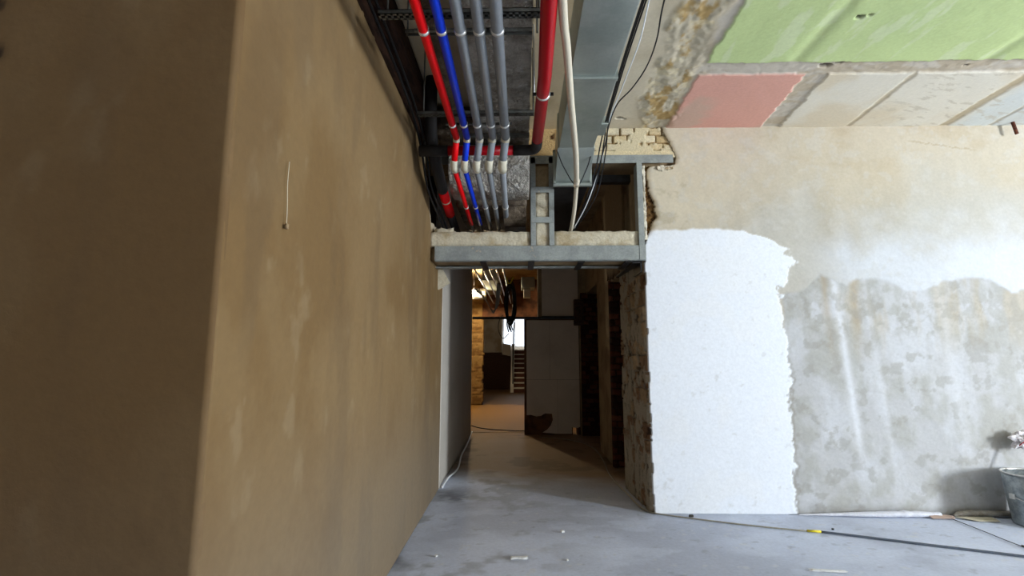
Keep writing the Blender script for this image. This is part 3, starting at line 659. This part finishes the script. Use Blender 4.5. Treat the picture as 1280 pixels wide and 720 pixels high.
# galvanised duct
t = thing('metal_duct', 'long galvanised rectangular duct running into the opening right of the cream pipe', 'duct', (0.45, 2.8, 3.05))
MB().box(0.305, 0.580, 0.6, 2.86, 3.05, 3.36).build('duct_section', 'galv', t, bevel=0.004)
MB().box(0.315, 0.600, 2.90, 3.93, 3.05, 3.36).build('duct_section', 'galv', t, bevel=0.004)
MB().box(0.292, 0.60, 2.862, 2.898, 3.034, 3.37).build('seam_flange', 'galv', t, bevel=0.005)
MB().prism([(3.93, 3.05), (3.93, 3.36), (4.30, 3.18), (4.30, 2.875)], 0.305, 0.612, 'x').build('sloped_section', 'galv', t, bevel=0.003)
mb = MB().box(0.287, 0.632, 4.27, 4.31, 2.845, 2.872).box(0.287, 0.632, 4.27, 4.31, 3.165, 3.185).box(0.287, 0.307, 4.27, 4.31, 2.86, 3.18).box(0.612, 0.632, 4.27, 4.31, 2.86, 3.18)
mb.build('end_flange', 'galv', t, bevel=0.002)
MB().box(0.31, 0.61, 4.31, 6.4, 2.875, 3.12).build('rear_section', 'darksteel', t, bevel=0.003)  # same duct inside the dark opening, its shade put in as dark steel
MB().box(0.575, 0.66, 3.55, 3.75, 3.07, 3.14).build('tape_patch', 'galv', t, bevel=0.01)
# cable bundle on the duct's right edge
cl = [('black cable clipped tight to the right edge of the metal duct', 0.0, 0, 'black', 0.0055),
      ('black cable running just outside the duct-edge cable', 0.009, 0.006, 'black', 0.0055),
      ('black cable outermost of the bundle beside the duct', 0.016, -0.006, 'black', 0.005)]
for i, (lb, dx, dz, m, r) in enumerate(cl):
    pts = [(0.59 + dx, 1.2, 3.06 + dz), (0.597 + dx, 2.5, 3.06 + dz), (0.615 + dx, 3.1, 3.07 + dz), (0.635 + dx, 3.5, 3.09 + dz), (0.665 + dx * 3, 3.95, 3.10 + dz), (0.665 + dx * 4, 4.25, 3.0 + dz), (0.60 + dx * 5, 4.40, 2.78), (0.50 + dx * 2, 4.6, 2.56), (0.42 + dx * 2, 5.1, 2.49)]
    tag(pipe('black_cable', catmull(pts, 7), r, m, n=8), lb, 'cable', 'black cables beside the metal duct')
tag(pipe('white_wire', catmull([(0.70, 1.9, 3.47), (0.771, 2.722, 3.46), (0.803, 3.10, 3.45), (0.80, 3.5, 3.44), (0.79, 3.77, 3.42), (0.755, 3.98, 3.34), (0.73, 4.12, 3.16), (0.69, 4.3, 2.97), (0.60, 4.42, 2.72), (0.50, 4.6, 2.54)], 7), 0.005, 'white', n=8),
    'white wire crossing the bare ceiling and dropping beside the duct cables', 'wire')
tag(pipe('black_wire', catmull([(0.80, 1.9, 3.48), (0.862, 2.723, 3.46), (0.915, 3.10, 3.45), (0.925, 3.42, 3.45), (0.878, 3.70, 3.44), (0.80, 3.88, 3.41), (0.745, 3.98, 3.28), (0.72, 4.12, 3.12), (0.66, 4.36, 2.9), (0.52, 4.6, 2.55)], 7), 0.0055, 'black', n=8),
    'loose black wire curving across the bare ceiling right of the duct', 'wire')

# foil ducts
t = thing('foil_duct', 'wide flat duct wrapped in silver foil above the pipes, ending in a bulging roll', 'duct', (-0.2, 3.0, 3.2))
def foilbox(name, x0, x1, y0, y1, z0, z1, m, parent, amp, seed): return rough_block(name, x0, x1, y0, y1, z0, z1, m, parent, amp, seed, 0.045)
foilbox('dusty_section', -0.74, -0.37, 4.0, 4.45, 3.22, 3.46, 'foilbrown', t, 0.012, 15)
foilbox('flat_section', -0.36, 0.068, 0.9, 4.45, 3.24, 3.46, 'foil', t, 0.012, 5)
# bulging roll: profile in y,z extruded over x
prof = []
for k in range(15):
    a = math.pi * (0.5 + k / 14.0)
    prof.append((4.22 + 0.20 * math.cos(a), 2.98 + 0.215 * math.sin(a)))
prof = [(4.42, 3.195)] + prof + [(4.42, 2.765)]
ns = 34; vs = []; fs = []
from mathutils import noise as mn
for i in range(ns):
    x = -0.62 + (0.072 + 0.62) * i / (ns - 1)
    for (y, z) in prof:
        q = Vector((x * 22, y * 6, z * 6)); d = mn.noise(q) * 0.012
        vs.append((x, y + d, z + d * 0.6))
n = len(prof)
for i in range(ns - 1):
    for k in range(n - 1): fs.append((i * n + k, i * n + k + 1, (i + 1) * n + k + 1, (i + 1) * n + k))
fs += [tuple(range(n)), tuple(range((ns - 1) * n, ns * n))]
MB().add(vs, fs).build('foil_roll', 'foil', t, smooth=True)
foilbox('rear_section', -0.60, 0.05, 4.42, 5.4, 2.72, 3.12, 'foilbrown', t, 0.01, 8)
prof = [(4.44 + 0.0, 2.80)] + [(4.62 + 0.17 * math.cos(math.pi * (1 + 0.5 * k / 8)), 2.80 + 0.24 * math.sin(math.pi * (1 + 0.5 * k / 8))) for k in range(9)] + [(4.9, 2.56), (4.9, 2.80)]
MB().prism(prof, -0.16, 0.045, 'x').build('elbow_skirt', 'foilbrown', t)
t2 = thing('wrapped_pipe', 'dusty brown wrapped pipe between the slim red and blue pipes, tight under the ceiling', 'pipe', (-0.5, 3, 3.3))
rough = catmull([(-0.545, 0.8, 3.30), (-0.53, 2.0, 3.29), (-0.54, 3.0, 3.30), (-0.55, 4.0, 3.28)], 20)
tube(MB(), rough, [0.05 + 0.004 * math.sin(i * 1.7) for i in range(len(rough))], 16).build('wrapping', 'foilbrown', t2, smooth=True)
pipe('strap', [(-0.54, 2.68, 3.295), (-0.54, 2.70, 3.295)], 0.058, 'rail', t2, 20)

# rails
def rail(label, y, x0, x1, w, h, z, holes, rods):
    t = thing('support_rail', label, 'rail', ((x0 + x1) / 2, y, z), group='metal rails carrying the pipes')
    mb = MB().box(x0, x1, y - w / 2, y + w / 2, z + h - 0.004, z + h).box(x0, x1, y - w / 2, y - w / 2 + 0.004, z, z + h).box(x0, x1, y + w / 2 - 0.004, y + w / 2, z, z + h)
    if holes:
        k = int((x1 - x0) / 0.03)
        for i in range(k):
            mb.box(x0 + i * 0.03, x0 + i * 0.03 + 0.012, y - w / 2, y + w / 2, z - 0.001, z + 0.004)
        mb.box(x0, x1, y - w / 2, y - w / 2 + 0.013, z - 0.001, z + 0.004).box(x0, x1, y + w / 2 - 0.013, y + w / 2, z - 0.001, z + 0.004)
    mb.build('channel', 'rail', t)
    for x in rods: tube(MB(), [(x, y, z), (x, y, 3.5)], 0.005, 8).build('threaded_rod', 'rail', t)
rail('perforated metal rail nearest the camera, crossing above the pipes', 2.235, -0.70, 0.155, 0.045, 0.025, 3.0, True, (-0.66, 0.09))
rail('plain thin rail just behind the perforated one', 2.37, -0.60, 0.06, 0.03, 0.02, 3.0, False, (-0.59, 0.085))
rail('furthest rail, crossing just before the pipes bend down', 3.25, -0.72, 0.09, 0.04, 0.025, 3.0, True, (-0.68, 0.085))
tag(MB().box(-0.60, 0.07, 4.0, 4.03, 3.19, 3.22).build('support_rail', 'rail'), 'metal strip under the end of the flat foil duct', 'rail', 'metal rails carrying the pipes')
tag(tube(MB(), [(0.085, 3.0, 3.0), (0.085, 3.0, 3.5)], 0.006, 8).build('hanger_rod', 'clampw', smooth=True), 'bright threaded rod between the foil duct and the thick red pipe', 'rod')

# dark timbers over the partition
t = thing('timber_beam', 'dark brown timber beam running above the left wall top', 'beam', (-0.95, 2.5, 3.3))
rough_block('beam_body', -1.02, -0.775, 0.8, 4.50, 3.34, 3.53, 'wood', t, 0.012, 4, 0.08)
rough_block('nailed_batten', -0.95, -0.86, 0.8, 4.50, 3.27, 3.33, 'wood', t, 0.012, 6, 0.06)

# ---------------- corridor details
t = thing('cable_coil', 'big coil of black cable hanging from the corridor pipes', 'cable', (-0.19, 8.0, 2.5))
mb = MB(); rr = random.Random(3)
for k in range(9):
    a0 = rr.uniform(-0.15, 0.15); w = rr.uniform(0.05, 0.085); h = rr.uniform(0.26, 0.34); cz = 2.20 + rr.uniform(-0.06, 0.04); cx = -0.19 + rr.uniform(-0.02, 0.02); cy = 8.0 + rr.uniform(-0.05, 0.05)
    pts = [(cx + w * math.cos(a) + a0 * h * math.sin(a) * 0.3, cy + 0.03 * math.sin(a * 2 + k), cz + h * math.sin(a)) for a in [2 * math.pi * j / 28 for j in range(29)]]
    tube(mb, pts, 0.011, 8)
mb.build('coil_loops', 'black', t, smooth=True)
mb = MB()
for k in range(4):
    x = -0.22 + 0.022 * k; tube(mb, catmull([(x, 8.0, 1.98), (x - 0.015, 8.0, 1.85), (x + 0.012, 8.01, 1.72 + 0.03 * (k % 2))], 5), 0.010, 8)
mb.build('loose_ends', 'black', t, smooth=True)
pipe('hanger', catmull([(-0.25, 8.0, 2.62), (-0.2, 8.0, 2.5), (-0.13, 8.0, 2.62)], 6), 0.012, 'yellowp', t, 8)
mb = MB()
for k in range(6):
    o_ = 0.01 * k
    tube(mb, catmull([(-0.80 + 0.02 * k, 8.2, 2.45), (-0.60 + o_, 8.2, 2.28 - 0.02 * k), (-0.47, 8.2 + o_, 2.04 + o_), (-0.43 + o_, 8.2, 2.2), (-0.40 + o_, 8.2, 2.55)], 6), 0.007, 6)
tag(mb.build('cable_bundle', 'cablepale', smooth=True), 'bundle of thin pale cables sagging left of the black coil', 'cable')
tag(pipe('black_cable', catmull([(-0.30, 8.0, 2.0), (-0.36, 8.0, 1.9), (-0.37, 8.0, 1.75), (-0.30, 8.0, 1.62), (-0.2, 8.0, 1.70)], 7), 0.006, 'black', n=8), 'thin black cable loop dangling below the coil', 'cable')
t = thing('steel_crossbar', 'dark horizontal steel bar crossing the corridor above the pale boards', 'beam', (0.05, 8.5, 1.99))
MB().box(-0.84, 0.93, 8.47, 8.53, 1.965, 2.005).build('bar', 'darksteel', t, bevel=0.003)
MB().box(0.90, 1.06, 8.44, 8.58, 1.86, 2.30).build('bracket', 'wood', t, bevel=0.005)
# boards
def board_poly(name, label, poly, grp='pale foam boards in the corridor', y0=8.75, y1=8.79):
    o = MB().prism(poly, y0, y1, 'y').build(name, 'board', bevel=0.002); tag(o, label, 'board', grp); return o
board_poly('foam_board', 'upper left of the four pale boards standing at the corridor end', [(0.085, 0.935), (0.49, 0.935), (0.49, 1.965), (0.085, 1.965)])
board_poly('foam_board', 'upper right of the four pale boards standing at the corridor end', [(0.494, 0.935), (1.0, 0.935), (1.0, 1.965), (0.494, 1.965)])
br = [(0.085, 0.93), (0.085, 0.33), (0.16, 0.335), (0.25, 0.31), (0.33, 0.32), (0.40, 0.36), (0.52, 0.355), (0.535, 0.25), (0.50, 0.16), (0.44, 0.09), (0.36, 0.04), (0.615, 0.02), (0.615, 0.93)]
board_poly('foam_board', 'lower left pale board with a big broken corner showing brown wall', br)
br = [(0.619, 0.93), (0.619, 0.02), (0.86, 0.02), (0.86, 0.13), (0.96, 0.12), (1.0, 0.14), (1.0, 0.93)]
board_poly('foam_board', 'lower right pale board with a small lit hole at its bottom corner', br)
board_poly('wall_panel', 'tall grey panel above the dark crossbar at the corridor end', [(0.36, 2.04), (1.0, 2.04), (1.0, 3.3), (0.36, 3.3)], None)
tag(MB().box(0.29, 0.358, 8.74, 8.80, 2.02, 3.3).build('timber_edge', 'tan', bevel=0.002), 'tan vertical strip along the left edge of the grey upper panel', 'trim')
mb = MB().box(0.045, 1.02, 8.80, 8.95, 0.15, 2.0).box(0.045, 0.88, 8.80, 8.95, 0, 0.15).box(0.95, 1.02, 8.80, 8.95, 0, 0.15)
struct('wall_back', mb, 'brickback')
struct('wall_back', MB().box(0.29, 1.02, 8.81, 8.95, 2.0, 3.5).box(1.0, 1.02, 8.8, 8.95, 0, 3.5), 'darkwall')
# far ceiling ducts
t = thing('vent_box', 'small pale box duct hanging far back under the corridor ceiling', 'duct', (0.13, 11.2, 2.7))
MB().box(0.0, 0.30, 11.0, 11.6, 2.86, 3.1).build('box_body', 'galv', t, bevel=0.01)
MB().box(0.05, 0.20, 10.9, 11.1, 2.62, 2.80).build('outlet', 'white', t, bevel=0.01)
MB().box(0.05, 0.2, 11.05, 11.15, 2.78, 2.9).build('neck', 'galv', t)
tag(pipe('silver_duct', [(-3.99, 12.9, 2.95), (-0.92, 12.9, 2.95)], 0.14, 'foil', n=20), 'round silver duct beside the glaring bulb in the far room', 'duct')
tag(MB().box(-0.9, -0.55, 11.2, 13.9, 3.05, 3.3).build('silver_duct', 'galv', bevel=0.005), 'box duct above the pipes near the glaring bulb', 'duct')

# ---------------- floor things
t = thing('extension_cable', 'grey cable with a yellow joint stretched over the floor from right to corridor', 'cable', (2.2, 4.06, 0))
pipe('thick_cable', catmull([(4.6, 3.05, 0.008), (3.365, 3.607, 0.008), (2.9, 3.80, 0.008), (2.5, 3.97, 0.008), (2.285, 4.055, 0.008)], 6), 0.0085, 'cablegrey', t, 8)
pipe('yellow_joint', [(2.285, 4.055, 0.009), (2.19, 4.073, 0.009)], 0.009, 'yellowp', t, 8)
pipe('thin_cable', catmull([(2.19, 4.073, 0.006), (1.8, 4.20, 0.006), (1.32, 4.40, 0.006), (1.10, 4.53, 0.006), (1.045, 4.75, 0.006), (1.03, 5.1, 0.006), (1.0, 5.5, 0.006), (1.0, 6.0, 0.006), (1.05, 6.7, 0.006), (1.04, 7.55, 0.006), (0.8, 8.2, 0.006), (0.3, 8.5, 0.006)], 8), 0.006, 'cablepale', t, 8)
tag(pipe('white_cable', catmull([(-0.82, 5.30, 0.006), (-0.80, 5.6, 0.03), (-0.76, 6.1, 0.02), (-0.79, 6.7, 0.05), (-0.80, 7.5, 0.06), (-0.83, 8.5, 0.09)], 8), 0.011, 'white', n=8), 'white cable lying along the foot of the left corridor wall', 'cable')
tag(pipe('thin_wire', catmull([(3.56, 4.42, 0.004), (3.55, 4.1, 0.004), (3.54, 3.78, 0.004), (3.6, 3.3, 0.004)], 6), 0.0028, 'black', n=6), 'thin dark wire on the floor running from the cardboard scrap', 'wire')
tag(pipe('floor_cable', catmull([(-1.0, 9.9, 0.006), (-0.75, 9.5, 0.006), (-0.4, 9.3, 0.006), (0.0, 9.2, 0.006), (0.4, 9.4, 0.006)], 6), 0.008, 'black', n=6), 'dark cable crossing the yellow-lit floor of the far room', 'cable')
def lumpy(name, pts, rad, m, seed, flat=0.8):
    P = catmull(pts, 12); R = np.interp(np.linspace(0, 1, len(P)), np.linspace(0, 1, len(rad)), rad)
    mb = MB(); tube(mb, P, [float(r) * (0.9 + 0.25 * mn.noise(Vector((i * 0.37, seed, 0)))) for i, r in enumerate(R)], 14)
    mb.v = [(x, y, max(0.002, z * flat)) for x, y, z in mb.v]
    return mb.build(name, m, smooth=True)
tag(lumpy('plastic_roll', [(2.33, 4.46, 0.012), (2.6, 4.455, 0.02), (3.0, 4.44, 0.03), (3.25, 4.44, 0.035), (3.5, 4.44, 0.03)], [0.006, 0.016, 0.034, 0.036, 0.024], 'film', 2), 'long rolled milky plastic film against the foot of the wall', 'plastic film')
tag(lumpy('plastic_roll', [(3.62, 4.45, 0.02), (3.72, 4.46, 0.035), (4.0, 4.46, 0.035), (4.4, 4.46, 0.035)], [0.012, 0.034, 0.032, 0.03], 'filmgrey', 6), 'dusty grey plastic roll at the wall foot behind the bucket', 'plastic film')
def sheet(name, poly, z, m, label, lift=0.0):
    mb = MB(); n = len(poly)
    top = [(x, y, z + 0.004 + lift * i / n) for i, (x, y) in enumerate(poly)]; bot = [(x, y, zz - 0.004) for (x, y, zz) in top]
    mb.add(top + bot, [tuple(range(n)), tuple(range(2 * n - 1, n - 1, -1))] + [(i, n + i, n + (i + 1) % n, (i + 1) % n) for i in range(n)])
    return tag(mb.build(name, m), label, 'cardboard')
sheet('cardboard_scrap', [(3.40, 4.395), (3.58, 4.385), (3.60, 4.42), (3.56, 4.44), (3.42, 4.44), (3.38, 4.43)], 0.004, 'cardboard', 'brown cardboard scrap on the floor between the two plastic rolls', 0.03)
sheet('cardboard_scrap', [(3.72, 4.33), (3.88, 4.32), (3.90, 4.38), (3.90, 4.42), (3.70, 4.42), (3.60, 4.41)], 0.004, 'cardboard2', 'beige cardboard sheet on the floor left of the bucket', 0.012)

# bucket
BX, BY, BH = 4.135, 4.245, 0.395
t = thing('metal_bucket', 'dented galvanised bucket at the right edge near the wall', 'bucket', (BX, BY, 0))
def lathe(name, prof, m, parent, n=48):
    mb = MB(); k = len(prof)
    vs = [(BX + r * math.cos(2 * math.pi * i / n), BY + r * math.sin(2 * math.pi * i / n), z) for i in range(n) for r, z in prof]
    fs = [(i * k + j, ((i + 1) % n) * k + j, ((i + 1) % n) * k + j + 1, i * k + j + 1) for i in range(n) for j in range(k - 1)]
    return mb.add(vs, fs).build(name, m, parent, smooth=True)
lathe('body', [(0.0, 0.012), (0.158, 0.012), (0.16, 0.0), (0.166, 0.0), (0.168, 0.02), (0.190, 0.22), (0.193, 0.225), (0.192, 0.235), (0.203, BH), (0.198, BH), (0.163, 0.02), (0.0, 0.02)], 'bucket', t)
lathe('rim', [(0.198, BH - 0.004), (0.208, BH - 0.004), (0.212, BH + 0.004), (0.206, BH + 0.011), (0.196, BH + 0.008), (0.196, BH - 0.002)], 'clampw', t)
MB().box(BX - 0.212, BX - 0.196, BY - 0.02, BY + 0.02, BH - 0.19, BH - 0.15).build('ear', 'clampw', t, bevel=0.003)
pipe('handle', catmull([(BX - 0.208, BY, BH - 0.17), (BX - 0.15, BY - 0.15, BH - 0.21), (BX, BY - 0.215, BH - 0.235), (BX + 0.15, BY - 0.15, BH - 0.21), (BX + 0.208, BY, BH - 0.17)], 8), 0.004, 'clampw', t, 8)
lathe('contents', [(0.0, 0.33), (0.10, 0.335), (0.193, 0.33), (0.19, 0.30), (0.0, 0.30)], 'lintel', t)
# crumpled bag on a stick out of the bucket
bm = bmesh.new(); bmesh.ops.create_icosphere(bm, subdivisions=4, radius=1)
for v in bm.verts:
    d = 1 + 0.55 * mn.noise(v.co * 2.3 + Vector((4, 1, 2))) + 0.2 * mn.noise(v.co * 6)
    v.co = Vector((v.co.x * 0.085 * d, v.co.y * 0.05 * d, v.co.z * 0.07 * d)) + Vector((4.235, 4.41, 0.635))
me = bpy.data.meshes.new('crumpled_bag'); bm.to_mesh(me); bm.free()
t = thing('crumpled_bag', 'crumpled white bag with dark red print on a stick above the bucket', 'bag', (4.2, 4.30, 0.4))
link('bag_body', me, 'bag', t, False)
mb = MB()
for k in range(5):
    a = k * 1.3
    tube(mb, catmull([(4.215 - 0.08 + 0.03 * k, 4.345 - 0.01 * math.sin(a), 0.60 + 0.02 * k), (4.215 - 0.05 + 0.03 * k, 4.335, 0.63 + 0.02 * math.sin(a)), (4.215 - 0.02 + 0.02 * k, 4.34, 0.66 - 0.02 * math.cos(a))], 4), 0.004, 6)
mb.build('red_print', 'bagred', t, smooth=True)
tube(MB(), [(4.17, 4.30, 0.32), (4.23, 4.40, 0.62)], 0.009, 8).build('stick', 'rust', t, smooth=True)

# rebar stub and thread
tag(tube(MB(), [(4.555, 4.44, 3.52), (4.575, 4.43, 3.37)], 0.014, 10).build('iron_stub', 'rust', smooth=True), 'short rusty iron bar poking down where ceiling meets wall', 'iron bar')
t = thing('plaster_thread', 'thin pale string hanging on the brown left wall', 'string', (-0.81, 1.64, 2.0))
pipe('string', catmull([(-0.806, 1.636, 2.01), (-0.806, 1.632, 1.93), (-0.806, 1.640, 1.85), (-0.806, 1.643, 1.79)], 5), 0.0012, 'cardboard2', t, 6)
rough_block('knot', -0.812, -0.802, 1.638, 1.650, 1.772, 1.79, 'tan', t, 0.004, 3, 0.004)

# debris
def chip(name, label, x, y, sx, sy, sz, rot, m='chip', seed=1, grp=None):
    bm = bmesh.new(); bmesh.ops.create_cube(bm, size=1); bmesh.ops.subdivide_edges(bm, edges=bm.edges[:], cuts=3, use_grid_fill=True)
    for v in bm.verts:
        q = v.co.copy(); d = 1 + 0.5 * mn.noise(q * 2.5 + Vector((seed, 0, 0)))
        v.co = Vector((q.x * sx * d, q.y * sy * d, (q.z + 0.5) * sz))
    bmesh.ops.rotate(bm, verts=bm.verts, cent=(0, 0, 0), matrix=Matrix.Rotation(rot, 3, 'Z'))
    me = bpy.data.meshes.new(name); bm.to_mesh(me); bm.free()
    o = link(name, me, m); o.location = (x, y, 0.0); return tag(o, label, 'debris', grp)
chip('plaster_stick', 'white plaster stick lying on the floor in front of the corridor', -0.02, 3.52, 0.10, 0.022, 0.014, 0.05, seed=2)
chip('plaster_strip', 'long thin white strip on the floor at the bottom right of centre', 1.92, 3.36, 0.19, 0.018, 0.010, -0.1, seed=5)
chip('plaster_crumb', 'small white crumb on the floor near the white wall patch', 0.31, 4.03, 0.022, 0.02, 0.014, 0.4, seed=8)
chip('plaster_crumb', 'tiny white crumb on the floor just behind the plaster stick', 0.30, 3.50, 0.012, 0.012, 0.008, 0.4, seed=9)
chip('dark_crumb', 'dark crumb on the floor under the white wall patch', 1.42, 4.42, 0.035, 0.02, 0.016, 0.2, 'darkchip', 11)
chip('dark_crumb', 'dark crumb on the floor beyond the yellow cable joint', 2.42, 4.13, 0.02, 0.015, 0.008, 0.9, 'darkchip', 12)
chip('plaster_crumb', 'white crumb at the bottom left near the brown wall', -0.58, 3.55, 0.018, 0.014, 0.009, 0.9, seed=13)
chip('dark_crumb', 'dark crumb on the floor in front of the bucket', 3.55, 3.80, 0.03, 0.015, 0.008, 0.9, 'darkchip', 14)

# ------------------------------------------------------------------ LIGHT
def area(name, loc, direction, sx, sy, power, col, spread=math.pi):
    l = bpy.data.lights.new(name, 'AREA'); l.shape = 'RECTANGLE'; l.size = sx; l.size_y = sy; l.energy = power; l.color = col; l.spread = spread
    o = bpy.data.objects.new(name, l); COL.objects.link(o); o.location = loc
    o.rotation_euler = Vector(direction).to_track_quat('-Z', 'Y').to_euler(); return o
wy = (WY0 + WY1) / 2; wz = (WZ0 + WZ1) / 2
area('sky_light', (WX - .02, wy, wz), (-1, 0.35, -0.35), WY1 - WY0, WZ1 - WZ0, 790, (0.66, 0.82, 1.0))
area('ground_light', (WX - .03, wy, wz), (-1, 0.35, 0.7), WY1 - WY0, WZ1 - WZ0, 600, (1.0, 0.93, 0.82))
area('stair_light', (0.1, 23.5, 2.5), (-0.1, -1, -0.5), 1.5, 1.4, 60, (0.9, 0.95, 1.0))
pl = bpy.data.lights.new('bulb_light', 'POINT'); pl.energy = 180; pl.color = (1.0, 0.78, 0.47); pl.shadow_soft_size = 0.06
o = bpy.data.objects.new('bulb_light', pl); COL.objects.link(o); o.location = (-1.22, 12.48, 2.90)

hl = bpy.data.lights.new('added_hall_fill', 'POINT'); hl.energy = 28; hl.color = (1.0, 0.84, 0.62); hl.shadow_soft_size = 0.1  # unseen lamp added to brighten the stair hall
o = bpy.data.objects.new('added_hall_fill', hl); COL.objects.link(o); o.location = (-2.2, 16.8, 3.0)
wd = bpy.data.worlds.new('World'); SC.world = wd; wd.use_nodes = True
wd.node_tree.nodes['Background'].inputs[0].default_value = (0.80, 0.88, 1.0, 1)
wd.node_tree.nodes['Background'].inputs[1].default_value = 1.8

# ------------------------------------------------------------------ CAMERA
cam = bpy.data.cameras.new('camera'); cam.sensor_width = 36; cam.lens = 620 / 1280 * 36; cam.clip_start = 0.05
co = bpy.data.objects.new('camera', cam); COL.objects.link(co)
co.location = (0, 0, 1.34); co.rotation_euler = (math.radians(97.8), 0, math.radians(1.1))
SC.camera = co
SC.view_settings.view_transform = 'Standard'; SC.view_settings.look = 'None'
SC.view_settings.gamma = 1; SC.view_settings.use_curve_mapping = False
SC.view_settings.exposure = 0.0
try:
    SC.cycles.use_denoising = True; SC.cycles.max_bounces = 8; SC.cycles.diffuse_bounces = 6
    SC.cycles.sample_clamp_indirect = 6
except Exception: pass
